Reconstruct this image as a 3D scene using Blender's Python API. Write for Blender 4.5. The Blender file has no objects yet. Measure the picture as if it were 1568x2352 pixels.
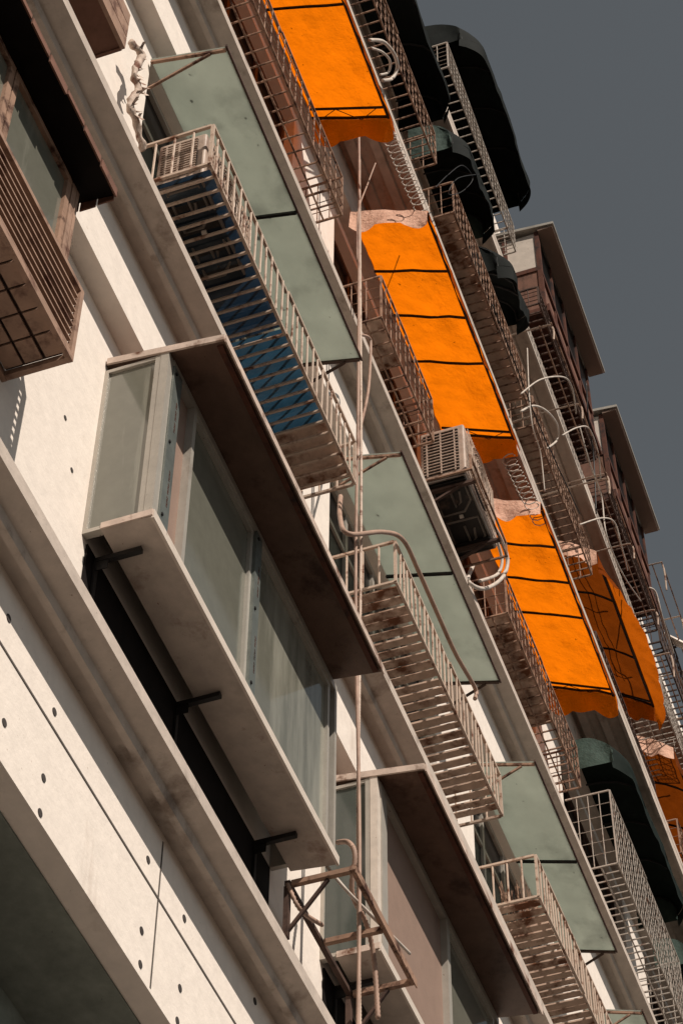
import bpy, bmesh, math, random
from mathutils import Vector, Matrix, noise
R = random.Random(7)
S = bpy.context.scene
COL = S.collection
D = 3.5                      # the camera stands 3.5 m out from the facade plane
# ---- calibration from the two vanishing points of the photograph ----
hv = Vector((2866, 6254)); vv = Vector((16, -4400))
f = math.sqrt(-hv.dot(vv))
dx = Vector((hv.x, hv.y, f)).normalized()
dz = Vector((vv.x, vv.y, f)).normalized()
dy = dz.cross(dx)
SX, SY = 29, 15              # principal point offset in photo pixels
def pix(px, py, o):
    r = Vector((px-784-SX, py-1176-SY, f))
    t = (D-o)/r.dot(dy)
    return Vector((r.dot(dx)*t, o, r.dot(dz)*t))

# ---------------------------------------------------------------- materials
def M(name, col, rough=.6, metal=0., stain=None, amt=.3, sscale=2.5, streak=.35, var=.18, bump=.15, bscale=40, bdist=.01, trans=0., tcol=None, spec=.3, speck=True):
    m = bpy.data.materials.new(name); m.use_nodes = True
    nt = m.node_tree; N = nt.nodes; L = nt.links
    N.clear()
    out = N.new('ShaderNodeOutputMaterial'); b = N.new('ShaderNodeBsdfPrincipled')
    b.inputs['Roughness'].default_value = rough; b.inputs['Metallic'].default_value = metal
    b.inputs['Specular IOR Level'].default_value = spec
    geo = N.new('ShaderNodeNewGeometry')
    mp = N.new('ShaderNodeMapping'); mp.inputs['Scale'].default_value = (1, 1, streak)
    L.new(geo.outputs['Position'], mp.inputs['Vector'])
    def nz(scale, detail, src):
        n = N.new('ShaderNodeTexNoise'); n.inputs['Scale'].default_value = scale
        n.inputs['Detail'].default_value = detail; n.inputs['Roughness'].default_value = .65
        L.new(src, n.inputs['Vector']); return n
    def ramp(src, a, c):
        r = N.new('ShaderNodeMapRange'); r.inputs[1].default_value = a; r.inputs[2].default_value = c
        L.new(src, r.inputs[0]); return r
    def mix(fac, a, c, mode='MIX'):
        x = N.new('ShaderNodeMix'); x.data_type = 'RGBA'; x.blend_type = mode
        if isinstance(fac, (int, float)): x.inputs[0].default_value = fac
        else: L.new(fac, x.inputs[0])
        for i, s in ((6, a), (7, c)):
            if isinstance(s, tuple): x.inputs[i].default_value = (*s, 1)
            else: L.new(s, x.inputs[i])
        return x.outputs[2]
    n2 = nz(9 if not trans else 4, 6, geo.outputs['Position'])
    v = ramp(n2.outputs[0], .3, .7)
    dark = tuple(c*(1-var*1.6) for c in col); light = tuple(min(1, c*(1+var*.5)) for c in col)
    c = mix(v.outputs[0], dark, light)
    if stain:
        n1 = nz(sscale, 9, mp.outputs[0])
        lo = .74-.5*amt
        c = mix(ramp(n1.outputs[0], lo, lo+.13).outputs[0], c, stain)
        if speck:
            n4 = nz(sscale*14, 3, geo.outputs['Position'])
            c = mix(ramp(n4.outputs[0], .70, .74).outputs[0], c, stain)
    L.new(c, b.inputs['Base Color'])
    bp = None
    if bump:
        n3 = nz(bscale, 5, geo.outputs['Position'])
        bp = N.new('ShaderNodeBump'); bp.inputs['Strength'].default_value = bump; bp.inputs['Distance'].default_value = bdist
        L.new(n3.outputs[0], bp.inputs['Height']); L.new(bp.outputs[0], b.inputs['Normal'])
    if trans:
        t = N.new('ShaderNodeBsdfTranslucent')
        if bp: L.new(bp.outputs[0], t.inputs['Normal'])
        tc = mix(v.outputs[0], tuple(x*(1-var*1.6) for x in tcol), tcol)
        if stain:
            tc = mix(ramp(n1.outputs[0], lo, lo+.13).outputs[0], tc, tuple(x*.72 for x in tcol))
            n5 = nz(sscale*9, 2, geo.outputs['Position'])
            tc = mix(ramp(n5.outputs[0], .71, .75).outputs[0], tc, tuple(x*.35 for x in tcol))
        L.new(tc, t.inputs['Color'])
        ms = N.new('ShaderNodeMixShader'); ms.inputs[0].default_value = trans
        L.new(b.outputs[0], ms.inputs[1]); L.new(t.outputs[0], ms.inputs[2]); L.new(ms.outputs[0], out.inputs[0])
    else:
        L.new(b.outputs[0], out.inputs[0])
    return m
RUST = (.14, .05, .022)
concrete = M('worn cream concrete', (.80, .71, .63), .9, stain=(.55, .455, .385), amt=.26, sscale=2.2, streak=.2, var=.06, bump=.35, bscale=22)
beam_m = M('shade darkened stained concrete', (.53, .445, .38), .9, stain=(.23, .175, .14), amt=.36, sscale=2.6, streak=1, var=.12, bump=.35, bscale=22)  # darker copy of the concrete: shade put into the colour, plus random stains
bounce_cut_m = M('bounce cutting ledge top', (.07, .055, .045), .95, stain=(.04, .032, .026), amt=.4)  # dark colour of the slabs added to absorb bounce light
soffit_m = M('grey green soffit', (.24, .26, .225), .9, stain=(.13, .135, .125), amt=.3, sscale=1, streak=1)
joint_m = M('grey joint', (.12, .10, .085), .9)
hole_m = M('dark hole', (.06, .05, .045), .9)
paint = M('cream painted metal', (.64, .55, .47), .45, stain=RUST, amt=.22, sscale=2.5, streak=.8, var=.1)
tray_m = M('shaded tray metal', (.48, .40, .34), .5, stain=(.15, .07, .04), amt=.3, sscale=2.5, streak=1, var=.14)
bars_m = M('pale steel bars', (.58, .44, .345), .5, stain=RUST, amt=.44, sscale=9, streak=1)
wire_m = M('pale wire', (.46, .40, .345), .5, stain=(.16, .08, .05), amt=.4, sscale=9, streak=1)
floor_r = M('stained cream boards', (.60, .43, .33), .7, stain=(.14, .05, .02), amt=.5, sscale=4, streak=1)
rusty = M('rusty steel', (.085, .048, .035), .75, stain=(.035, .018, .013), amt=.45, sscale=8, streak=1)
redrust = M('dark red brown steel', (.10, .033, .018), .7, stain=(.025, .011, .008), amt=.46, sscale=5, streak=1)
rust_l = M('pale rusted bars', (.34, .205, .14), .7, stain=(.055, .02, .011), amt=.5, sscale=10, streak=1)
hood_m = M('brown hood sheet', (.14, .08, .056), .5, stain=(.045, .017, .009), amt=.42, sscale=3, streak=1)
hood_edge = M('rusty hood edge', (.60, .47, .39), .6, stain=(.12, .045, .02), amt=.44, sscale=6, streak=1)
board_m = M('brown board', (.26, .175, .135), .7, stain=(.185, .12, .095), amt=.2, streak=.15, var=.06, speck=False)
alu = M('dull aluminium', (.45, .41, .355), .4, .3, stain=(.22, .175, .14), amt=.30, var=.08)
galv = M('galvanised steel', (.165, .18, .165), .45, .4, stain=(.07, .06, .055), amt=.36, sscale=5)
frost = M('frosted grey glass', (.15, .147, .118), .10, stain=(.29, .28, .23), amt=.38, sscale=2.0, streak=.12, var=.08, bump=.0, spec=.8, speck=False)
dglass = M('dark window glass', (.008, .008, .008), .3, bump=0, spec=.12)
gglass = M('green dim glass', (.07, .08, .07), .14, bump=0, spec=.6, var=.08)
black = M('black steel', (.012, .010, .009), .5, stain=(.06, .03, .02), amt=.25, sscale=8)
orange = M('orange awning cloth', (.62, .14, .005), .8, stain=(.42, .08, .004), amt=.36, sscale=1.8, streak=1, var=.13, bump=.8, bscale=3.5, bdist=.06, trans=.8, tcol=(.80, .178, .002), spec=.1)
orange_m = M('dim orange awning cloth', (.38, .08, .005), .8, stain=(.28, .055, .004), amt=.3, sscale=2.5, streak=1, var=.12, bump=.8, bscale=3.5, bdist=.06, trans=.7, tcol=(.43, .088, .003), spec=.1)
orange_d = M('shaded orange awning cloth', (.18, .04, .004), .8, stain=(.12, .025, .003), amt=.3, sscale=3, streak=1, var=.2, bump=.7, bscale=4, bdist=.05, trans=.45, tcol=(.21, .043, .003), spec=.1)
bleach = M('sun bleached cloth', (.66, .39, .28), .85, stain=(.42, .21, .14), amt=.34, sscale=3, var=.1, bump=.8, bscale=6, bdist=.05)
dgreen = M('dark green cloth', (.005, .007, .006), .8, stain=(.012, .015, .013), amt=.3, var=.3, spec=.12)
dgreen_l = M('deep green cloth', (.008, .014, .011), .8, stain=(.014, .022, .018), amt=.3, var=.3, spec=.12)
dgreen_e = M('dark green cloth end', (.045, .072, .058), .8, stain=(.02, .035, .03), amt=.34, bump=.6, bscale=6, bdist=.04)
green = M('pale green glass sheet', (.37, .38, .355), .3, stain=(.22, .23, .205), amt=.44, sscale=1.3, streak=1, var=.08, bump=0, trans=.65, tcol=(.61, .64, .575), spec=.4)
blue = M('blue plastic sheet', (.008, .018, .03), .25, stain=(.04, .06, .08), amt=.44, sscale=2.8, streak=1, trans=.3, tcol=(.012, .036, .072), spec=.6)
blue_l = M('brighter blue plastic sheet', (.018, .042, .062), .25, stain=(.11, .14, .165), amt=.48, sscale=3, streak=1, trans=.4, tcol=(.026, .085, .145), spec=.6)
ac_m = M('cream air conditioner casing', (.46, .35, .28), .5, stain=(.13, .06, .036), amt=.42, sscale=5)
ac_d = M('dark base pan', (.03, .025, .022), .45, .3, stain=(.12, .075, .055), amt=.38, sscale=6, streak=1)
pan_m = M('worn pan ribs', (.20, .165, .14), .45, .3, stain=(.08, .05, .04), amt=.38, sscale=6, streak=1)
fan_m = M('dark fan', (.02, .018, .017), .6)
hose_m = M('pale hose', (.58, .50, .43), .6, stain=(.30, .20, .15), amt=.3, sscale=8)
cond_m = M('beige conduit', (.40, .26, .195), .6, stain=(.18, .09, .06), amt=.36, sscale=6)
wrap_m = M('torn pipe wrap', (.56, .44, .36), .8, stain=(.15, .06, .035), amt=.5, sscale=12, streak=1, bump=.8, bscale=30)
wood_m = M('reddish brown boards', (.19, .09, .06), .75, stain=(.06, .03, .02), amt=.35, sscale=6)
tile_m = M('rusty beige plates', (.36, .225, .16), .7, stain=(.11, .05, .033), amt=.42, sscale=6, streak=1)
shade_m = M('shade black sheet', (.012, .009, .008), .8, stain=(.006, .005, .004), amt=.4, sscale=4, spec=.1)  # near black: shade put into the colour, for hood underside and below bays
ground_m = M('street paving', (.085, .073, .064), .9, stain=(.06, .052, .048), amt=.4, sscale=.4, streak=1)

# ---------------------------------------------------------------- mesh helpers; o = metres outward from the wall
class MB:
    def __init__(s): s.v = []; s.f = []
    def add(s, vs, fs):
        n = len(s.v); s.v += [Vector(v) for v in vs]; s.f += [tuple(i+n for i in q) for q in fs]
        return s
    def box(s, x0, x1, o0, o1, z0, z1):
        return s.add([(x, o, z) for x in (x0, x1) for o in (o0, o1) for z in (z0, z1)],
                     [(0,1,3,2),(4,6,7,5),(0,4,5,1),(2,3,7,6),(0,2,6,4),(1,5,7,3)])
    def bar(s, p, q, w, h=None):
        p = Vector(p); q = Vector(q); h = h or w; d = (q-p).normalized()
        up = Vector((0,0,1)) if abs(d.z) < .9 else Vector((0,1,0))
        a = d.cross(up).normalized()*w/2; b = a.cross(d).normalized()*h/2
        return s.add([c+i*a+j*b for c in (p, q) for i in (-1, 1) for j in (-1, 1)],
                     [(0,1,3,2),(4,6,7,5),(0,4,5,1),(2,3,7,6),(0,2,6,4),(1,5,7,3)])
    def tube(s, pts, r, n=8, ribbed=False):
        pts = [Vector(p) for p in pts]
        if ribbed:
            q = []
            for a, b in zip(pts, pts[1:]):
                k = max(2, int((b-a).length/.011))
                q += [a.lerp(b, i/k) for i in range(k)]
            pts = q+[pts[-1]]
        rings = []
        for i, p in enumerate(pts):
            d = (pts[min(i+1, len(pts)-1)]-pts[max(i-1, 0)]).normalized()
            up = Vector((0,0,1)) if abs(d.z) < .9 else Vector((1,0,0))
            a = d.cross(up).normalized(); b = a.cross(d).normalized()
            rr = r*(1.12 if i % 2 else .86) if ribbed else r
            rings.append([p+rr*(math.cos(t*2*math.pi/n)*a+math.sin(t*2*math.pi/n)*b) for t in range(n)])
        vs = [v for g in rings for v in g]; fs = []
        for i in range(len(pts)-1):
            for t in range(n): fs.append((i*n+t, i*n+(t+1) % n, (i+1)*n+(t+1) % n, (i+1)*n+t))
        fs.append(tuple(range(n))); fs.append(tuple((len(pts)-1)*n+t for t in range(n)))
        return s.add(vs, fs)
    def grid(s, fn, nu, nv):
        vs = [fn(i/nu, j/nv) for i in range(nu+1) for j in range(nv+1)]; k = nv+1
        return s.add(vs, [(i*k+j, i*k+j+1, (i+1)*k+j+1, (i+1)*k+j) for i in range(nu) for j in range(nv)])
    def prism(s, poly, x0, x1):      # (o,z) outline swept along x
        n = len(poly)
        return s.add([(x0, o, z) for o, z in poly]+[(x1, o, z) for o, z in poly],
                     [(i, (i+1) % n, n+(i+1) % n, n+i) for i in range(n)]+[tuple(range(n)), tuple(range(n, 2*n))])
    def disc(s, c, r, th, n=14):
        x, o, z = c
        return s.add([(x+r*math.cos(t*2*math.pi/n), o+k*th, z+r*math.sin(t*2*math.pi/n)) for k in (0, 1) for t in range(n)],
                     [(t, (t+1) % n, n+(t+1) % n, n+t) for t in range(n)]+[tuple(range(n)), tuple(range(n, 2*n))])
    def build(s, name, mat, parent=None, smooth=False, base=(0,0,0), label=None):
        off = Vector((base[0], -base[1], base[2]))
        if parent is not None:
            off = Vector((0,0,0)); p = parent
            while p: off += p.location; p = p.parent
        me = bpy.data.meshes.new(name)
        me.from_pydata([Vector((v.x, -v.y, v.z))-off for v in s.v], [], s.f)
        bm = bmesh.new(); bm.from_mesh(me); bmesh.ops.recalc_face_normals(bm, faces=bm.faces)
        for q in bm.faces: q.smooth = smooth
        bm.to_mesh(me); bm.free()
        me.materials.append(mat)
        ob = bpy.data.objects.new(name, me); COL.objects.link(ob)
        if parent is not None: ob.parent = parent
        else: ob.location = off
        if label: ob['label'] = label
        return ob
def tag(o, label, cat, group=None):
    o['label'] = label; o['category'] = cat
    if group: o['group'] = group
    return o
def thing(name, label, cat, base, group=None):
    e = bpy.data.objects.new(name, None); COL.objects.link(e)
    e.location = (base[0], -base[1], base[2]); e.empty_display_size = .2
    return tag(e, label, cat, group)
def curve(pts, k=8):          # Catmull-Rom through points
    pts = [Vector(p) for p in pts]; P = [pts[0]]+pts+[pts[-1]]; out = []
    for i in range(1, len(P)-2):
        a, b, c, d = P[i-1:i+3]
        for j in range(k):
            t = j/k
            out.append(.5*((2*b)+(c-a)*t+(2*a-5*b+4*c-d)*t*t+(3*b-a-3*c+d)*t**3))
    return out+[pts[-1]]

# ---------------------------------------------------------------- the building
LZ = [None, 7.08, 10.41, 13.5, 16.55, 19.6]
LO = [None, .34, .355, .355, .60, .60]
ROOF = 22.4
XA, XB = 1.0, 24.0
SOF = 6.08
WX = lambda w: 6.05+3.28*(w-1)
WL = 2.43
bld = thing('apartment_building', 'cream concrete apartment block with projecting floor ledges, seen steeply from below', 'building', (12.5, 0, -1.6))
wall = MB()
wall.box(XA, XB, -.25, 0, LZ[1], LZ[2])
wins = []
for r in (2, 3, 4, 5):
    z0 = LZ[r]; z1 = LZ[r+1] if r < 5 else ROOF
    s, h = z0+.7, z0+2.25
    wall.box(XA, XB, -.25, 0, z0, s); wall.box(XA, XB, -.25, 0, h, z1)
    x = XA
    for w in range(0, 6):
        a, b = WX(w)+.04, WX(w)+WL-.04
        wall.box(x, a, -.25, 0, s, h); wins.append((a, b, s, h, r)); x = b
    wall.box(x, XB, -.25, 0, s, h)
wall.build('wall', concrete, bld)
MB().box(XA, XB, -9, -.26, SOF+.04, ROOF-.05).build('core', concrete, bld)
for a, b, s, h, r in wins:
    m = MB(); e = .05
    m.box(a, b, -.14, -.08, s, s+e); m.box(a, b, -.14, -.08, h-e, h)
    m.box(a, a+e, -.14, -.08, s+e, h-e); m.box(b-e, b, -.14, -.08, s+e, h-e)
    for k in (1, 2, 3):
        xm = a+(b-a)*k/4; m.box(xm-.025, xm+.025, -.135, -.085, s+e, h-e)
    m.box(a+e, b-e, -.13, -.09, s+1.1, s+1.14)
    wf = m.build('window', alu if r == 2 else rusty, bld)  # upper rows take the dark steel colour to stand in for recess shade
    MB().box(a+e, b-e, -.118, -.108, s+e, h-e).build('pane', dglass, wf)
for i in range(1, 6):
    z, o = LZ[i], LO[i]
    lo = SOF if i == 1 else z-.7
    MB().box(XA, XB, .001, .12, lo, z-.12).build('beam', concrete if i < 4 else beam_m, bld)
    m = MB()
    if i < 4:
        m.prism([(.001, z-.12), (.19, z-.12), (.20, z-.155), (.235, z-.155), (.245, z-.105), (o, z-.085), (o, z), (.001, z+.01)], XA, XB)
    else:
        m.prism([(.001, z-.12), (.16, z-.12), (.17, z-.18), (.25, z-.18), (.26, z-.14), (.36, z-.14), (.37, z-.2), (.44, z-.2), (.45, z-.16), (o-.03, z-.16), (o-.03, z-.24), (o, z-.24), (o, z-.11), (o-.02, z-.10), (o, z-.09), (o, z), (.001, z+.01)], XA, XB)
    lg = m.build('ledge', beam_m, bld)
    MB().box(XA, XB, .002, o-.02, z+.011, z+.022).build('ledge_bounce_cut', bounce_cut_m, lg)  # unseen dark slab added on the ledge top to cut bounced light
MB().prism([(-.25, ROOF-.3), (.2, ROOF-.3), (.25, ROOF-.15), (.25, ROOF), (-.25, ROOF)], XA, XB).build('roof_ledge', concrete, bld)
MB().box(XA, XB, -9, .0, SOF-.01, SOF+.03).build('arcade_soffit', soffit_m, bld)
MB().box(XA, XB, -1.1, -.45, 5.5, SOF-.012).build('arcade_beam', soffit_m, bld)
for k in range(5):
    MB().box(2+5*k, 2.6+5*k, -1.05, -.5, -1.6, 5.498).build('arcade_column', concrete, bld)
MB().box(XA, XB, -4.3, -4, -1.6, SOF-.012).build('arcade_back_wall', concrete, bld)
zj = pix(0, 1475, .12).z
MB().box(XA, XB, .1205, .1235, zj-.006, zj+.006).build('panel_joint', joint_m, bld)
for px, py in ((385, 1815), (1000, 2900), (-120, 1000)):
    x = pix(px, py, .12).x
    MB().box(x-.006, x+.006, .1205, .1225, SOF+.02, LZ[1]-.16).build('panel_joint', joint_m, bld)
for px, py in ((140,1457),(345,1797),(425,1927),(125,1635),(340,1975),(423,2110),(100,1787),(92,1867),(325,2138),(322,2215),(413,2270),(407,2345),(20,1420),(590,2190),(10,1660),(585,2300)):
    p = pix(px, py, .12)
    MB().disc((p.x, .1195, p.z), .019, .004).build('tie_hole', hole_m, bld)
for px, py in ((268,613),(283,520),(150,960),(165,1080)):  # flat dark discs: wall holes, and a knob with its shadow as colour
    p = pix(px, py, .0)
    MB().disc((p.x, -.001, p.z), .014, .004).build('tie_hole', hole_m, bld)

# ---------------------------------------------------------------- enclosed bays
def sash(root, x0, x1, o, z0, z1, mat, fm=alu, e=.03, name='sash'):
    m = MB()
    m.box(x0, x1, o-.04, o, z0, z0+e); m.box(x0, x1, o-.04, o, z1-e, z1)
    m.box(x0, x0+e, o-.038, o-.002, z0+e, z1-e); m.box(x1-e, x1, o-.038, o-.002, z0+e, z1-e)
    sf = m.build(name, fm, root)
    MB().box(x0+e, x1-e, o-.03, o-.022, z0+e, z1-e).build('pane', mat, sf)
def prints(x, o, z0, n, parent):
    m = MB()
    for k in range(n):
        z = z0+k*.016
        if k % 6 == 5: continue
        m.box(x-.006, x+.006, o, o+.0015, z, z+.005); m.box(x-.006+.008*(k % 2), x-.001+.006*(k % 2), o, o+.0014, z+.006, z+.011)
    m.build('printed_marks', redrust, parent)
def bay(label, X0, X1, Z0, Z1, of, hood_o, layout, post, brackets=(.05, .45, .88), name='bay_window', tray=tray_m, hood=hood_m, edge=hood_edge, hx=(0, 0), side=frost, tip=-.03, bracket_drop=.3, pw=.045):
    t = thing(name, label, 'bay window', ((X0+X1)/2, 0, Z0))
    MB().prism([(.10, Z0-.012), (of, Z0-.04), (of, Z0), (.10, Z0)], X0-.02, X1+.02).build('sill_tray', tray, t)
    lip = MB().box(X0-.022, X1+.022, of+.001, of+.016, Z0-.048, Z0+.01).build('sill_lip', paint, t)
    MB().box(X0-.03, X0-.0225, .11, of+.01, Z0-.035, Z0+.006).build('rusted_end', hood_edge, lip)
    MB().box(X0+.05, X1-.05, .001, .012, Z0-.5, Z0-.02).build('under_bay_shade', shade_m, t)  # dark sheet on the wall, the bay's shadow put in as colour
    m = MB(); oe = of-pw-.005
    m.box(X0, X0+.04, .001, .022, Z0, Z1); m.box(X0, X0+.04, .022, oe-.03, Z0, Z0+.025); m.box(X0, X0+.04, .022, oe-.03, Z1-.025, Z1)
    m.box(X0-.003, X0+.043, oe-.03, oe, Z0+.001, Z1-.001)
    sf = m.build('side_frame', alu, t)
    MB().box(X0+.015, X0+.023, .022, oe-.03, Z0+.025, Z1-.025).build('side_pane', side, sf)
    MB().box(X0-.006, X0+.05, oe+.001, of-.005, Z0+.002, Z1).build('corner_post', post, t)
    MB().box(X0+.051, X1-.03, of-.05, of, Z1-.05, Z1).build('top_rail', alu, t)
    MB().box(X0+.051, X1-.03, of-.05, of, Z0+.001, Z0+.03).build('bottom_rail', alu, t)
    z0, z1 = Z0+.031, Z1-.051
    for kind, a, b in layout:
        if kind == 'board': MB().box(a, b, of-.06, of-.04, z0, z1).build('board_panel', board_m, t)
        elif kind == 'post':
            p = MB().box(a, b, of-.045, of+.006, z0, z1).build('mullion', galv, t)
            m = MB()
            for k in range(3):
                zz = z0+.05+(z1-z0-.1)*k/2
                m.bar((a+.02, of+.006, zz), (a+.02, of+.014, zz), .014)
            m.build('bolts', black, p)
            prints((a+b)/2+.012, of+.0062, z0+.15, 18, p)
            prints((a+b)/2+.012, of+.0062, z0+.72, 15, p)
        elif kind == 'rail': MB().box(a, b, of-.045, of+.002, z0, z1).build('mullion', alu, t)
        else: sash(t, a, b, of-.012, z0, z1, frost)
    MB().box(X1-.03, X1, .001, of, Z0+.001, Z1-.001).build('far_side_panel', alu, t)
    h0, h1 = X0+hx[0], X1+hx[1]
    hd = MB().prism([(.001, Z1+.05), (hood_o, Z1+tip), (hood_o, Z1+tip+.03), (.001, Z1+.085)], h0, h1).build('hood', hood, t)
    m = MB().box(h0-.003, h1+.003, hood_o+.001, hood_o+.01, Z1+tip-.022, Z1+tip+.034)
    m.prism([(.01, Z1+.04), (hood_o, Z1+tip-.012), (hood_o, Z1+tip+.033), (.01, Z1+.088)], h0-.014, h0-.002)
    m.build('hood_edge', edge, hd)
    MB().box(h0+.02, h1-.02, hood_o-.05, hood_o-.02, Z1+tip-.014, Z1+tip+.0).build('hood_stiffener', redrust, hd)
    for k in brackets:
        x = X0+(X1-X0)*k; m = MB()
        m.box(x, x+.028, .026, of-.11, Z0-.07, Z0-.041); m.box(x, x+.028, .013, .026, Z0-.041-bracket_drop, Z0-.041)
        m.box(x+.003, x+.008, .026, .085, Z0-.13, Z0-.071)
        m.build('bracket', black, t)
    return t
X = WX(1)+.03
bB = bay('big grey glazed bay window with rusty brown hood and three black brackets', X, X+2.5, 8.1, 9.38, .36, .655,
    [('post', X+.052, X+.15), ('board', X+.151, X+.33), ('rail', X+.33, X+.365), ('glass', X+.366, X+1.21), ('post', X+1.21, X+1.29), ('glass', X+1.291, X+2.42)], alu, hx=(0, -.06))
X = WX(2)
bC = bay('bay window closed mostly by a brown board, beside the empty rusty steel frame', X, X+2.43, 8.08, 9.36, .35, .64,
    [('rail', X+.052, X+.15), ('board', X+.151, X+1.3), ('rail', X+1.3, X+1.36), ('glass', X+1.361, X+2.36)], paint, side=gglass, brackets=(.08, .5, .9))
# left-hand rusty bay with a slatted guard
X0, X1, Z0 = WX(0)-.1, 5.19, 8.17
t = thing('bay_window', 'rusty brown bay window with barred guard cut by the left edge', 'bay window', ((X0+X1)/2, 0, Z0))
m = MB()
for o in (.01, .33): m.box(X0, X1, o-.01, o+.015, Z0-.02, Z0+.02)
for x in (X0, X0+.8, X0+1.6, X1-.03): m.box(x, x+.03, .026, .319, Z0-.018, Z0+.018)
m.box(X1-.03, X1, .32, .345, Z0+.021, Z0+.49); m.box(X0, X1, .31, .345, Z0+.491, Z0+.52); m.box(X1-.03, X1, .001, .309, Z0+.491, Z0+.52)
m.build('guard_frame', tile_m, t)
m = MB()
for k in range(16):
    for j in range(3):
        xx = X1-.05-k*.13
        m.box(xx-.118, xx, .035+j*.1, .121+j*.097, Z0+.0, Z0+.012)
m.build('floor_plates', tile_m, t)
MB().box(X0, X1-.03, .03, .31, Z0+.02, Z0+.03).build('floor_liner', rusty, t)
m = MB()
for k in range(8): m.box(X0, X1-.035, .318, .336, Z0+.045+k*.056, Z0+.056+k*.056)
m.build('guard_bars', tile_m, t)
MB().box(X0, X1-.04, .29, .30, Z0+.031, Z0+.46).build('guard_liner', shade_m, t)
sash(t, X0, X1-.75, .24, Z0+.3, 9.56, frost, rust_l, .04); sash(t, X1-.74, X1-.1, .24, Z0+.3, 9.56, frost, rust_l, .04)
MB().box(X1-.09, X1-.05, .12, .24, Z0+.3, 9.56).build('jamb', tile_m, t)
MB().box(X1-.045, X1-.02, .001, .24, Z0+.3, 9.56).build('end_panel', tile_m, t)
hd = MB().prism([(.001, 9.63), (.40, 9.575), (.40, 9.61), (.001, 9.69)], X0, X1+.05).build('hood', shade_m, t)
m = MB()
for k in range(4): m.box(X1+.051, X1+.058, .02+k*.095, .105+k*.095, 9.53+.01*(k % 2), 9.63)
for k in range(12): m.box(X1-.14-k*.2, X1+.045-k*.2, .401, .41, 9.545+.015*(k % 3), 9.61)
m.build('hood_boards', wood_m, hd)

# ---------------------------------------------------------------- window guards
def guard(label, X0, X1, Z0, H, of, step=.085, fr=bars_m, fl=bars_m, sheets=(), floor='slats', mesh=0, br=.0075, name='window_guard', o0=.02, thick=.019, fdepth=.017):
    t = thing(name, label, 'window guard', ((X0+X1)/2, 0, Z0))
    w = thick; m = MB(); q = lambda a: R.uniform(-a, a)
    for z in (Z0, Z0+H):
        xm = (X0+X1)/2; e = q(.012)
        m.bar((X0, of, z), (xm, of+q(.012), z+e), w); m.bar((xm, of, z+e), (X1, of, z), w); m.bar((X0, o0, z), (X0, of-w/2, z), w); m.bar((X1, o0, z), (X1, of-w/2, z), w)
    m.bar((X0, o0, Z0+.003), (X1, o0, Z0+.003), w*.9)
    for x in (X0, X1): m.bar((x, of, Z0), (x, of, Z0+H), w)
    m.build('frame', fr, t)
    m = MB(); n = int((X1-X0)/step)
    for k in range(1, n):
        x = X0+(X1-X0)*k/n+q(.008)
        m.tube([(x, of, Z0+.008), (x+q(.008), of+q(.006), Z0+H-.008)], br, 6)
    for k in range(mesh):
        z = Z0+H*(k+1)/(mesh+1); m.tube([(X0, of+.006, z), (X0+(X1-X0)*.3, of+.006, z+q(.012)), (X0+(X1-X0)*.7, of+.012, z+q(.015)), (X1, of+.006, z)], br*.8, 6)
    m.build('front_bars', fr, t)
    for x in (X0, X1):
        m = MB(); n2 = max(3, int(of/.1))
        for k in range(1, n2):
            o = o0+(of-o0)*k/n2; m.tube([(x, o, Z0+.012), (x, o, Z0+H-.012)], br, 6)
        for k in range(mesh):
            z = Z0+H*(k+1)/(mesh+1); m.tube([(x, o0, z), (x, of, z)], br*.8, 6)
        m.build('end_bars', fr, t)
    m = MB(); n = int((X1-X0)/step)
    for k in range(1, n):
        x = X0+(X1-X0)*k/n+q(.006)
        if floor == 'boards': m.box(x-step*R.uniform(.36, .45), x+step*R.uniform(.28, .45), o0+.01, of-.012, Z0+R.uniform(0, .012), Z0+.018)
        else: m.bar((x, o0+.01, Z0-.004), (x, of-.01, Z0-.004), fdepth*.8, fdepth)
    if floor == 'mesh':
        for o in (.33, .66): m.bar((X0, o*of, Z0-.012), (X1, o*of, Z0-.012), .012)
    m.build('floor_slats', fl, t)
    for a, b, mt in sheets:
        MB().grid(lambda u, v: (a+(b-a)*u, o0+.02+(of-.04-o0)*v, Z0+.03+.008*math.sin(u*(b-a)*40)), 60, 4).build('floor_sheet', mt, t)
    return t
H2 = 11.08
guard('cream slatted window guard with dark blue sheets over its floor', 6.05, 8.5, H2, .42, .49, sheets=((6.1, 7.25, blue), (7.26, 7.98, blue_l), (8.0, 8.46, floor_r)))
guard('cream slatted window guard with a beige hose draped along its rail', 9.36, 11.72, H2, .40, .47, fl=floor_r, floor='boards')
guard('cream slatted window guard with a wispy dry bundle in its near end', 12.64, 15.05, H2, .40, .47, fl=floor_r, floor='boards')
guard('cream slatted window guard cut off by the lower right corner', 15.9, 18.3, H2, .40, .47, fl=floor_r, floor='boards')
X1 = 5.22; t = thing('window_box', 'reddish brown boarded window box at the top left corner', 'window box', (4, 0, 11.12))
MB().box(2.8, X1, .001, .30, 11.1, 11.16).build('floor_panel', wood_m, t)
m = MB()
for k in range(3): m.box(2.8, X1+.01, .301, .325, 11.08+k*.13, 11.2+k*.13)
m.build('front_boards', tile_m, t)
m = MB()
for k in range(3): m.box(X1+.001, X1+.02, .01, .3, 11.09+k*.13, 11.21+k*.13)
m.build('end_boards', wood_m, t)
H3 = 14.16
thin = dict(fr=rust_l, fl=rust_l, br=.005, thick=.015, mesh=3, floor='mesh', fdepth=.013)
pale = dict(fr=wire_m, fl=wire_m, br=.0045, thick=.014, mesh=5, floor='mesh', fdepth=.012)
dark = dict(fr=rusty, fl=rusty, br=.006, thick=.018, mesh=3, floor='mesh')
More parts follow.
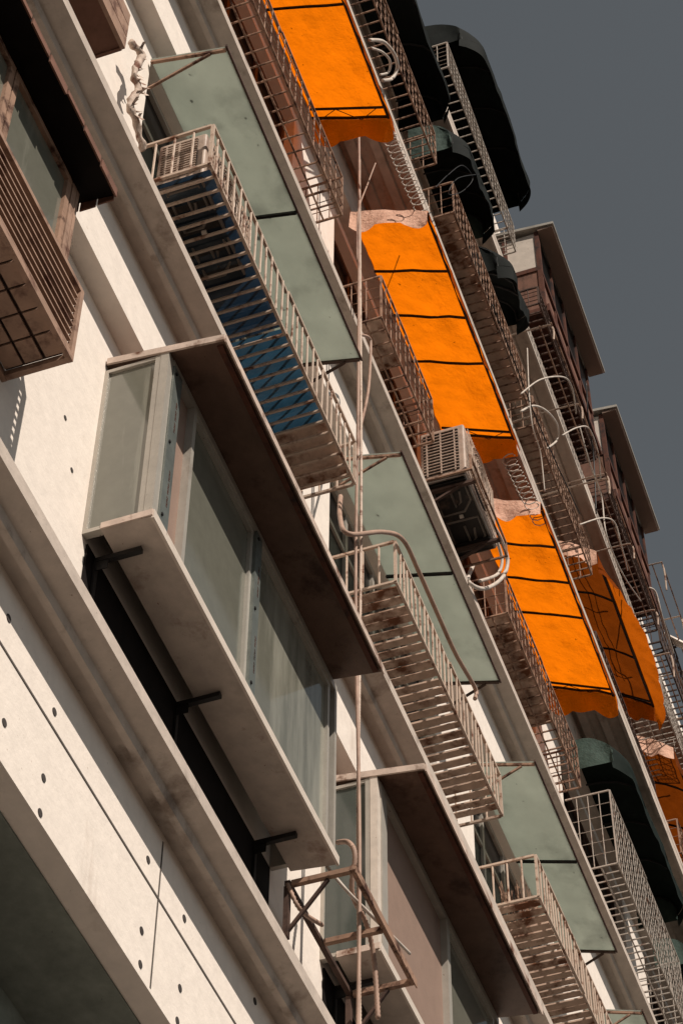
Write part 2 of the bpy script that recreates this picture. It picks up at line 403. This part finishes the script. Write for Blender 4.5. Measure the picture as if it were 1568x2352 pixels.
guard('rusty mesh window guard under the orange awning at the top edge', 5.9, 8.45, H3, .52, .40, .12, **thin)
guard('rusty mesh window guard with white sheet at its near end, before the air conditioner', 9.4, 10.66, H3, .55, .38, .11, sheets=((9.42, 9.9, floor_r),), **thin)
guard('rusty mesh window guard under the lowest bright orange awning', 12.6, 14.85, H3, .5, .40, .11, sheets=((12.64, 14.0, floor_r),), **thin)
guard('tall pale mesh cage under the green awning at the right edge', 15.9, 18.6, 14.12, .92, .46, .10, **pale)
H4 = 17.1
guard('rusty barred guard under the upper black awning at the top edge', 7.9, 9.98, H4, .5, .70, .1, **thin)
guard('rusty barred guard along the middle of the fourth row, right of the middle orange awning', 10.5, 12.75, H4, .5, .70, .095, sheets=((10.5, 12.7, floor_r),), **thin)
guard('rusty barred guard beside the white hose loop, lower in the fourth row', 13.0, 15.0, H4, .45, .70, .1, sheets=((13.0, 13.6, floor_r),), **thin)
guard('dark low guard under the shaded orange awning near the right edge', 15.9, 18.3, 16.85, .4, .5, .1, **dark)
guard('rusty barred guard under the orange awning cut by the right edge', 19.15, 21.6, 16.95, .5, .56, .1, **thin)
guard('grey mesh guard under the largest black awning', 10.75, 13.05, 20.15, .5, .66, .1, **pale)
guard('dark mesh cage at the right edge below the antenna dish', 18.8, 21.2, 19.95, .9, .72, .1, **dark)
guard('dark low guard below the higher roofed enclosure', 13.4, 15.6, 19.62, .3, .78, .1, **dark)
guard('dark low guard below the lower roofed enclosure', 16.1, 18.3, 19.62, .3, .78, .1, **dark)
guard('pale wire guard just beyond the shaded orange awning at the right edge', 18.5, 19.6, 18.6, .5, .7, .09, **pale)

# ---------------------------------------------------------------- awnings
def awning(label, X0, X1, zw, zf, ow, of, vh, cloth, near, ribs, bulge=0., vcloth=None, flare=.03):
    t = thing('orange_awning', label, 'awning', ((X0+X1)/2, ow, zw))
    seed = Vector((X0, zw, 0))
    ed = [0]+[(r-X0)/(X1-X0) for r in ribs]+[1]
    def roof(u, v):
        k = 0
        while k < len(ed)-2 and u > ed[k+1]: k += 1
        s = math.sin(math.pi*(u-ed[k])/(ed[k+1]-ed[k]))
        z = zw+(zf-zw)*v+bulge*math.sin(math.pi*v)-.045*s*math.sin(math.pi*v)+.022*noise.noise(Vector((u*7, v*3, 0))+seed)+.016*noise.noise(Vector((u*20, v*6, 0))+seed)
        return Vector((X0+(X1-X0)*u, ow+(of-ow)*v, z))
    MB().grid(roof, 90, 20).build('canopy', cloth, t, True)
    def fv(u, v):
        p = roof(u, 1); sc = .82+.18*abs(math.sin(u*(X1-X0)/.3*math.pi+.9*noise.noise(Vector((u*5, 1, 1))+seed)))
        fl = flare*(1 if flare < .05 else math.sin(math.pi*min(1, max(0, u)))**.5)
        return Vector((p.x, p.y+.004+fl*v+.03*v*noise.noise(Vector((u*14, v*2, 3))+seed), p.z-vh*sc*v))
    MB().grid(fv, 96, 6).build('front_valance', vcloth or cloth, t, True)
    for xe, mt, sg in ((0, near, -1), (1, vcloth or cloth, 1)):
        def sv(u, v):
            p = roof(xe, u); sc = .85+.15*abs(math.sin(u*3*math.pi))
            hh = min(vh, .26)*(1.25-.25*u)
            return Vector((p.x+sg*(.004+.07*v*(.5+.5*math.sin(u*9+X0))), p.y, p.z-hh*sc*v))
        MB().grid(sv, 24, 6).build('side_valance', mt, t, True)
    for r in list(ribs)+[X0+.02, X1-.02]:
        u = (r-X0)/(X1-X0)
        MB().tube([roof(u, v)-Vector((0, 0, .014)) for v in (0, .25, .5, .75, 1)], .013, 6).build('rib', black, t)
    MB().tube([roof(u, .985)-Vector((0, 0, .022)) for u in [k/16*.99+.005 for k in range(17)]], .018, 6).build('front_bar', black, t)
    a = (X1-.13-X0)/(X1-X0); b = (X1-.02-X0)/(X1-X0)
    m = MB(); m.tube([roof(a, .05)-Vector((0,0,.06)), roof(a, .97)-Vector((0,0,.06))], .012, 6)
    for k in range(3): m.tube([roof(a if k % 2 else b, .1+.27*k)-Vector((0,0,.05)), roof(b if k % 2 else a, .37+.27*k)-Vector((0,0,.05))], .0035, 5)
    m.build('end_brace', black, t)
    return t
awning('orange fabric awning nearest the camera, cut by the top edge', 5.95, 8.52, 15.80, 15.47, .121, .77, .26, orange, bleach, (6.6, 7.5))
awning('orange fabric awning in the middle, just above the air conditioner', 9.42, 11.85, 15.80, 15.47, .121, .77, .26, orange, bleach, (10.02, 10.5, 11.0))
awning('lowest bright orange awning, just below the air conditioner', 12.6, 15.1, 15.80, 15.47, .121, .77, .26, orange, bleach, (13.15, 13.6, 14.05))
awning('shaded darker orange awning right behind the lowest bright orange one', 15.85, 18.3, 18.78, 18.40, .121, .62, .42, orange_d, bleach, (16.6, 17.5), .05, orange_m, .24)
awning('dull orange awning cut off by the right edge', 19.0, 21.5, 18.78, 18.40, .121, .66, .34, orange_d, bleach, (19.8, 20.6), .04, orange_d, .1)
def dark_awning(label, X0, X1, zw, ow, of, drop, val, skew=0., end=None, cloth=None):
    t = thing('dark_awning', label, 'awning', ((X0+X1)/2, ow, zw))
    seed = Vector((X0, zw, 5)); cloth = cloth or dgreen
    def fn(u, v):
        a = v*math.pi/2; r = 1-.25*max(0, 1-min(u, 1-u)/.12)**2*v
        return Vector((X0+(X1-X0)*u, ow+(of-ow)*math.sin(a)*r+.04*noise.noise(Vector((u*3, v*2, 1))+seed)*v, zw-drop*(1-math.cos(a))-skew*u*v+.025*noise.noise(Vector((u*4, v*3, 0))+seed)))
    MB().grid(fn, 48, 12).build('canopy', cloth, t, True)
    def fv(u, v):
        p = fn(u, 1); return Vector((p.x, p.y+.015*noise.noise(Vector((u*12, v, 2))+seed), p.z-val*v*(.9+.1*abs(math.sin(u*(X1-X0)/.24*math.pi+2.5*noise.noise(Vector((u*4, 0, 7))+seed)))+.1*noise.noise(Vector((u*3, 9, 0))+seed))))
    MB().grid(fv, 96, 3).build('valance', cloth, t, True)
    for xe in (0, 1):
        def sv(u, v):
            p = fn(xe, u); q = Vector((p.x, p.y, zw-drop-skew*xe-.05)); r = p.lerp(q, v); r.x += (.02 if xe else -.02)*math.sin(v*3)*math.sin(u*9); return r
        MB().grid(sv, 12, 4).build('end_cloth', end or cloth, t, True)
    for k in range(5):
        u = k/4*.98+.01
        MB().tube([fn(u, v)-Vector((0, .012, .012)) for v in (0, .2, .4, .6, .8, 1)], .01, 6).build('rib', black, t)
    return t
dark_awning('near black awning at the top edge, left of the largest one', 7.9, 10.2, 18.75, .3, .86, .5, .14)
dark_awning('near black awning with grey green end, below the largest one', 10.5, 11.5, 18.75, .3, .84, .5, .18, .05, dgreen_e)
dark_awning('small sagging near black awning, lowest of the black ones against the pale ledges', 11.85, 12.5, 18.65, .3, .84, .5, .22, .04)
dark_awning('largest black awning, highest against the sky', 11.15, 13.3, 21.95, .05, .9, .5, .18)
dark_awning('dark green awning over the mesh cage at the lower right', 15.9, 18.4, 15.8, .121, .66, .35, .14, 0, dgreen_e, dgreen_l)
dark_awning('small dark green awning cut by the right edge near the bottom', 19.1, 21.4, 15.8, .121, .62, .35, .14, 0, dgreen_e, dgreen_l)

def glass_awning(label, X0, X1):
    zw, zf, o0, of = 12.56, 12.41, .02, .52
    t = thing('glass_awning', label, 'awning', ((X0+X1)/2, 0, zw))
    MB().prism([(o0, zw), (of, zf), (of, zf+.008), (o0, zw+.008)], X0, X1).build('sheet', green, t)
    m = MB()
    m.bar((X0-.01, of+.008, zf+.004), (X1+.01, of+.008, zf+.004), .012, .022)
    m.build('front_edge', rusty, t)
    for x, mt in ((X0+.012, rust_l), ((X0+X1)/2, black), (X1-.012, rusty)):
        m = MB(); m.bar((x, o0, zw-.014), (x, of, zf-.014), .02)
        if x != (X0+X1)/2: m.bar((x, .02, zw-.34), (x, of*.8, zf-.0), .016)
        m.build('arm', mt, t)
    return t
glass_awning('long green glass awning above the guard with blue sheets', 6.05, 8.52)
glass_awning('middle green glass awning, right of the vertical conduits', 9.36, 11.7)
glass_awning('farthest full green glass awning, low on the right', 12.62, 15.05)
glass_awning('green glass awning just entering at the bottom right corner', 15.9, 18.2)

# ---------------------------------------------------------------- air conditioners
def condenser(label, X0, X1, o0, o1, Z0, Z1, brackets=True):
    t = thing('air_conditioner', label, 'air conditioner', ((X0+X1)/2, (o0+o1)/2, Z0))
    b = MB().box(X0, X1, o0, o1, Z0+.012, Z1).build('casing', ac_m, t)
    md = b.modifiers.new('Bevel', 'BEVEL'); md.width = .018; md.segments = 3
    pan = MB().box(X0+.012, X1-.012, o0+.012, o1-.012, Z0, Z0+.011).build('base_pan', ac_d, t)
    m = MB()
    w = X1-X0
    m.tube([(X0+.02, o0+.02, Z0), (X1-.02, o0+.02, Z0), (X1-.02, o1-.02, Z0), (X0+.02, o1-.02, Z0), (X0+.02, o0+.02, Z0)], .012, 6)
    for a, c in ((.08, .45), (.55, .92)):
        xa, xb = X0+a*w, X0+c*w; oa, ob = o0+.06, o1-.05
        pts = [(xa, oa, Z0), (xb, oa, Z0), (xb, ob-.08, Z0), (xb-.1, ob, Z0), (xa, ob, Z0), (xa, oa, Z0)]
        m.tube(pts, .011, 6); m.tube([(xa+.06, (oa+ob)/2, Z0), (xb-.06, (oa+ob)/2, Z0), (xb-.1, ob-.08, Z0), (xa+.1, ob-.06, Z0)], .010, 6)
    m.build('pan_ribs', pan_m, pan)
    MB().disc((X0+w*.5, (o0+o1)/2, Z0-.002), .018, .03).build('drain_plug', hose_m, pan)
    MB().box(X0-.004, X0-.001, o0+.03, o1-.05, Z0+.06, Z1-.05).build('side_coil', fan_m, t)
    m = MB(); n = 14
    for k in range(n):
        z = Z0+.07+(Z1-Z0-.13)*k/(n-1); m.box(X0-.014, X0-.005, o0+.03, o1-.05, z, z+.008)
    for k in range(3):
        o = o0+.06+(o1-o0-.14)*k/2; m.box(X0-.013, X0-.006, o-.006, o+.006, Z0+.05, Z1-.04)
    m.build('side_grille', ac_m, t)
    c = (X0+w*.42, o1+.001, (Z0+Z1)/2); r = (Z1-Z0)*.42
    MB().disc(c, r, .004, 32).build('fan_opening', fan_m, t)
    m = MB()
    for k in range(1, 6): m.tube([(c[0]+r*k/5*math.cos(a*.2618), o1+.03, c[2]+r*k/5*math.sin(a*.2618)) for a in range(25)], .004, 5)
    for k in range(24): m.bar((X0+.03+(w*.8)*k/23, o1+.024, Z0+.05), (X0+.03+(w*.8)*k/23, o1+.024, Z1-.05), .005)
    for k in range(10): m.bar((X0+.03, o1+.02, Z0+.05+(Z1-Z0-.1)*k/9), (X0+.03+w*.8, o1+.02, Z0+.05+(Z1-Z0-.1)*k/9), .005)
    m.build('fan_guard', bars_m, t)
    if brackets:
        for x in (X0+.06, X1-.14):
            MB().box(x-.02, x+.05, o0+.02, o1-.02, Z0-.03, Z0-.013).build('foot', black, t)
            m = MB(); m.box(x, x+.03, .01, o1+.05, Z0-.06, Z0-.031); m.box(x, x+.03, .001, .03, Z0-.32, Z0-.061)
            m.bar((x+.018, .03, Z0-.3), (x+.018, o1-.08, Z0-.055), .022)
            m.build('bracket', rusty, t)
        m = MB()
        for z in (Z0-.045, Z0+.12): m.bar((X0-.05, o1+.055, z), (X1+.06, o1+.055, z), .016)
        for x in (X0-.05, X1+.06):
            m.bar((x, o1+.055, Z0-.053), (x, o1+.055, Z0+.128), .016)
            m.bar((x, .02, Z0-.045), (x, o1+.047, Z0-.045), .016)
        m.build('rack_rails', rust_l, t)
    return t
condenser('cream air conditioner on a rusty rack between two orange awnings', 10.82, 11.66, .22, .59, 13.88, 14.50)
condenser('air conditioner sitting in the near end of the blue floored guard', 6.12, 6.85, .12, .42, H2+.035, H2+.5, False)

# ---------------------------------------------------------------- empty frame, pipes, hoses, small things
t = thing('steel_frame', 'empty rusty steel frame hanging between the two lower bay windows', 'bracket frame', (8.95, .12, 7.86))
xa, xb, zf = 8.46, 9.46, 7.87
m = MB()
m.box(xa, xb, .485, .52, zf, zf+.03); m.box(xa, xb, .515, .521, zf-.025, zf+.001); m.build('front_rail', rust_l, t)
MB().box(xa, xb, .125, .155, zf+.002, zf+.03).build('back_rail', rusty, t)
for x in (xa, (xa+xb)/2, xb-.035):
    MB().box(x, x+.03, .161, .484, zf-.004, zf+.026).build('cross_bar', rust_l, t)
for x in (xa, xb-.04):
    m = MB(); m.box(x, x+.035, .122, .15, zf-.34, zf-.006); m.bar((x+.02, .14, zf-.3), (x+.02, .36, zf-.01), .018); m.build('wall_leg', rusty, t)
xc = 8.76
tag(MB().tube(curve([(xc+.012*math.sin(z*1.7), .42+.01*math.sin(z), z) for z in [5.9+.6*k for k in range(18)]], 4), .011, 8).build('conduit', cond_m, None, True, (xc, .42, 5.9)), 'beige conduit hanging straight down the facade, left of the pair', 'conduit')
tag(MB().tube(curve([(xc+.045+.012*math.sin(z*1.3+1), .42+.01*math.sin(z+2), z) for z in [5.9+.6*k for k in range(17)]], 4), .010, 8, True).build('conduit', bars_m, None, True, (xc+.05, .42, 5.9)), 'paler thin conduit hanging straight down, right of the pair', 'conduit')
def hose(label, pts, r, mat, ribbed=False, cat='hose', name='hose', k=8):
    p = [pix(*q) for q in pts]
    return tag(MB().tube(curve(p, k), r, 8, ribbed).build(name, mat, None, True, tuple(p[0])), label, cat)
hose('beige cable bulging out beside the conduits below the first green awning', [(822,768,.42),(846,775,.42),(851,800,.42),(845,900,.42),(826,990,.42),(820,1050,.42)], .011, cond_m)
hose('thin cable slanting across the top of the conduits', [(862,375,.5),(845,420,.46),(822,490,.43),(820,600,.43)], .006, cond_m)
hose('beige hose running over the front rail of the second slatted guard', [(782,1140,.2),(781,1190,.3),(800,1226,.42),(880,1222,.5),(925,1240,.52),(960,1310,.5),(1000,1400,.5),(1045,1500,.5),(1090,1580,.5),(1090,1605,.5)], .016, cond_m)
hose('beige flexible hose looping down through the empty steel frame', [(775,1935,.3),(800,1935,.4),(815,1965,.45),(808,2050,.4),(840,2120,.4),(858,2200,.4),(868,2340,.4)], .014, cond_m, True)
hose('rusty hose curling behind the empty steel frame', [(660,2030,.14),(690,2090,.2),(740,2125,.2)], .012, cond_m, True)
hose('pale cable slung between the empty frame and the brown board bay', [(750,1990,.3),(800,2050,.4),(870,2120,.45),(940,2190,.48)], .010, hose_m)
hose('thick white hose looping below the air conditioner', [(1128,1200,.5),(1150,1240,.5),(1165,1290,.5),(1150,1330,.46),(1110,1352,.42),(1075,1335,.36),(1085,1300,.3)], .017, hose_m)
hose('thinner white hose inside the loop below the air conditioner', [(1125,1210,.46),(1143,1250,.48),(1152,1290,.48),(1140,1320,.44),(1100,1335,.38)], .014, hose_m)
hose('white hose curling at the top edge beside the orange awning', [(848,92,.7),(880,96,.75),(905,125,.78),(912,155,.75),(900,180,.7),(878,185,.66)], .015, hose_m)
hose('white hose curling at the top edge, inside the first curl', [(852,110,.7),(878,120,.72),(895,140,.74),(892,165,.7),(872,172,.66)], .010, hose_m)
hose('white hose arching above the third barred guard', [(1195,945,.7),(1225,932,.75),(1255,945,.78),(1278,975,.78),(1278,1010,.72),(1255,1030,.7)], .011, hose_m)
hose('dark cable tangled by the grey green awning end', [(1000,430,.8),(1030,400,.85),(1062,380,.85),(1085,410,.85),(1060,440,.8),(1030,445,.8),(1050,410,.85),(1100,400,.85)], .004, black)
hose('thin dark cable sagging along the upper ledge past the third barred guard', [(1130,700,.72),(1180,830,.75),(1230,960,.76),(1275,1060,.75),(1330,1180,.74)], .006, black)
hose('thin pale cable dropping past the middle of the fourth row guards', [(1210,800,.74),(1214,900,.76),(1222,980,.75),(1240,1040,.74),(1250,1130,.72)], .006, hose_m)
hose('pale cable wandering over the racks near the right edge', [(1330,980,.85),(1352,1060,.86),(1380,1140,.84),(1392,1230,.85),(1430,1320,.85),(1470,1380,.8)], .008, hose_m)
hose('dark cable hanging beside the lower roofed enclosure', [(1345,880,.9),(1350,960,.85),(1362,1050,.8),(1368,1180,.75)], .008, black)
hose('pale pipe bending above the antenna dish at the right edge', [(1490,1350,.9),(1505,1362,.95),(1520,1420,.95),(1545,1500,.9)], .012, hose_m)
hose('pale bent pipe arching beside the higher roofed enclosure', [(1195,905,.75),(1240,872,.85),(1292,866,.95),(1312,890,.95),(1322,950,.9)], .008, hose_m)
hose('pale bent pipe arching beside the lower roofed enclosure', [(1290,1000,.8),(1325,982,.9),(1352,985,.95),(1372,1040,.95),(1378,1100,.9)], .008, hose_m)
hose('pale bent pipe lower right, over the shaded orange awning', [(1330,1205,.75),(1380,1190,.85),(1410,1200,.9),(1425,1250,.9),(1440,1310,.85)], .008, hose_m)
def coil(label, a, b, n, r):
    a = pix(*a); b = pix(*b); pts = []
    for k in range(n*8+1):
        t = k/(n*8); pts.append(a.lerp(b, t)+Vector((0, r*math.cos(k*math.pi/4), r*math.sin(k*math.pi/4))))
    tag(MB().tube(pts, .006, 5).build('wire_coil', hose_m, None, True, tuple(a)), label, 'wire coil')
coil('pale coiled wire along the ledge between the upper two orange awnings', (888,300,.7), (968,480,.7), 12, .06)
coil('pale coiled wire along the ledge below the middle orange awning', (1165,1050,.7), (1240,1200,.7), 12, .06)
pts0 = [pix(*q) for q in ((300,98,.11),(325,128,.13),(308,168,.12),(316,205,.12),(300,240,.12),(312,280,.12),(330,345,.12))]
t = MB().tube(curve(pts0, 14), .022, 10)
for v in t.v: v += .014*Vector((noise.noise(v*23), noise.noise(v*23+Vector((9,0,0))), noise.noise(v*19+Vector((0,9,0)))))
for k in range(22):
    p = curve(pts0, 14)[k*3+6]; a = Vector((R.uniform(-.05, .05), R.uniform(.01, .05), R.uniform(-.05, .03)))
    t.add([p, p+a, p+a+Vector((.02, .01, .03)), p+Vector((.03, -.01, .01))], [(0, 1, 2, 3)])
tag(t.build('wrapped_pipe', wrap_m, None, True, tuple(pts0[3])), 'pipe stub in torn pale wrapping on the wall, top left', 'pipe')
p = pix(788, 1695, .05)
t = thing('wall_vent', 'small round black vent with pale rim beside the conduits', 'vent', (p.x, .0, p.z))
MB().disc((p.x, .001, p.z), .08, .06, 20).build('rim', paint, t)
MB().disc((p.x, .062, p.z), .06, .035, 20).build('cap', black, t)
m = MB()
for k in range(60):
    a = Vector((12.66+R.uniform(0, .25), .18+R.uniform(0, .2), H2+.03)); m.bar(a, a+Vector((R.uniform(-.1, .1), R.uniform(-.06, .06), R.uniform(.05, .25))), .006)
tag(m.build('dry_plant', rust_l, None, False, (12.75, .25, H2)), 'dry twiggy plant bundle in the near end of a slatted guard', 'plant')

# ---------------------------------------------------------------- top storey enclosures
def top_bay(label, X0, X1, Z0=20.05, Z1=21.5, of=.78, ho=.97):
    t = thing('roofed_enclosure', label, 'enclosure', ((X0+X1)/2, 0, Z0))
    MB().box(X0, X1, .001, of, Z0-.04, Z0).build('floor_tray', redrust, t)
    m = MB()
    for k in range(5):
        x = X0+(X1-X0-.05)*k/4; m.box(x, x+.05, .002, of+.01, Z0-.1, Z0-.041)
    m.box(X0-.01, X1+.01, of+.011, of+.04, Z0-.1, Z0+.02)
    m.build('floor_beams', redrust, t)
    m = MB()
    for k in range(5):
        x = X0+(X1-X0-.05)*k/4; m.box(x, x+.05, of-.05, of, Z0+.001, Z1)
    m.box(X0+.001, X1-.001, of-.045, of+.006, Z0+.001, Z0+.06); m.box(X0+.001, X1-.001, of-.045, of+.006, Z0+.6, Z0+.66)
    for o in (.02, .36): m.box(X0-.002, X0+.045, o, o+.05, Z0+.001, Z1)
    m.box(X0-.003, X0+.04, .07, of-.051, Z0+.7, Z0+.77)
    m.build('steel_frame', redrust, t)
    MB().box(X0+.052, X1-.052, of-.03, of-.02, Z0+.661, Z1-.01).build('glazing', dglass, t)
    MB().box(X0+.052, X1-.052, of-.03, of-.02, Z0+.061, Z0+.599).build('lower_panel', wood_m, t)
    MB().box(X0+.012, X0+.02, .07, of-.051, Z0+.001, Z0+.699).build('side_panel', wood_m, t)
    MB().box(X0+.012, X0+.02, .07, of-.051, Z0+.771, Z1-.01).build('side_glazing', paint, t)
    MB().box(X0-.03, X1+.06, of+.0, ho-.02, Z1-.03, Z1+.0).build('gutter', board_m, t)
    MB().prism([(.001, Z1+.1), (ho, Z1+.001), (ho, Z1+.04), (.001, Z1+.15)], X0-.05, X1+.08).build('roof', alu, t)
    return t
top_bay('brown steel enclosure with pale flat roof, higher of the pair against the sky', 13.75, 15.8)
top_bay('brown steel enclosure with pale flat roof, lower of the pair against the sky', 16.45, 18.35)
def rack(label, X0, X1, Z, of, drop=.25):
    t = thing('drying_rack', label, 'rack', ((X0+X1)/2, .1, Z))
    for x in (X0, (X0+X1)/2, X1):
        MB().tube(curve([(x, .02, Z), (x, of-.12, Z+.02), (x, of, Z-.05), (x, of, Z-drop)], 5), .010, 6).build('arm', bars_m, t)
    for o in (of-.12, of):
        MB().tube([(X0-.05, o, Z-.03), ((X0+X1)/2, o, Z-.045), (X1+.05, o, Z-.03)], .008, 6).build('rail', rust_l, t)
    return t
rack('bent tube drying rack below the higher roofed enclosure', 13.1, 15.2, 18.75, .95)
rack('bent tube drying rack below the lower roofed enclosure', 15.5, 17.6, 19.2, .9)
rack('bent tube drying rack near the right edge beside the antenna dish', 18.7, 20.6, 21.2, .9, .5)
rack('bent tube drying rack low at the right edge', 18.6, 20.8, 19.5, .85, .4)
c = pix(1552, 1485, .75); t = thing('satellite_dish', 'small pale antenna dish at the right edge', 'dish', tuple(c))
ax = Vector((-.5, .6, .5)).normalized(); e1 = ax.cross(Vector((0,0,1))).normalized(); e2 = ax.cross(e1)
m = MB().grid(lambda u, v: c+.24*u*(math.cos(v*2*math.pi)*e1+math.sin(v*2*math.pi)*e2)+ax*.09*u*u, 6, 24); m.build('bowl', paint, t, True)
MB().tube([c+e2*.24+ax*.09, c+ax*.3], .008, 6).build('feed_arm', black, t)
MB().tube([c, (c.x, .3, c.z-.1), (c.x, .02, c.z-.1)], .016, 6).build('mount', black, t)

# ---------------------------------------------------------------- ground, sky, sun, camera
g = MB().add([(-200,-200,-1.6),(220,-200,-1.6),(220,200,-1.6),(-200,200,-1.6)], [(0,1,2,3)]).build('ground', ground_m)
g['kind'] = 'structure'
sd = Vector((-.45, -.71, .77)).normalized()
w = bpy.data.worlds.new('World'); S.world = w; w.use_nodes = True
nt = w.node_tree; bg = nt.nodes['Background']
sk = nt.nodes.new('ShaderNodeTexSky'); sk.sky_type = 'NISHITA'; sk.sun_disc = False
sk.sun_elevation = math.asin(sd.z); sk.sun_rotation = math.atan2(sd.x, sd.y); sk.dust_density = .2
hs = nt.nodes.new('ShaderNodeHueSaturation'); hs.inputs['Saturation'].default_value = .19
mx = nt.nodes.new('ShaderNodeMix'); mx.data_type = 'RGBA'; mx.blend_type = 'MULTIPLY'; mx.inputs[0].default_value = 1
mx.inputs[7].default_value = (.95, 1.0, 1.0, 1)
nt.links.new(sk.outputs[0], hs.inputs['Color']); nt.links.new(hs.outputs[0], mx.inputs[6]); nt.links.new(mx.outputs[2], bg.inputs['Color'])
bg.inputs['Strength'].default_value = .052
sun = bpy.data.lights.new('sun', 'SUN'); sun.energy = 5.0; sun.angle = math.radians(.5); sun.color = (1, .91, .81)
so = bpy.data.objects.new('sun', sun); COL.objects.link(so); so.rotation_euler = sd.to_track_quat('Z', 'Y').to_euler(); so.location = (0, -30, 40)
cam = bpy.data.cameras.new('camera'); co = bpy.data.objects.new('camera', cam); COL.objects.link(co)
right = Vector((dx.x, dy.x, dz.x)); up = -Vector((dx.y, dy.y, dz.y)); back = -Vector((dx.z, dy.z, dz.z))
mw = Matrix((right, up, back)).transposed().to_4x4(); mw.translation = (0, -D, 0)
co.matrix_world = mw
cam.sensor_fit = 'VERTICAL'; cam.sensor_height = 36; cam.lens = f/2352*36
cam.shift_x = -SX/2352; cam.shift_y = SY/2352
cam.clip_start = .1; cam.clip_end = 1000
S.camera = co
S.view_settings.view_transform = 'Standard'
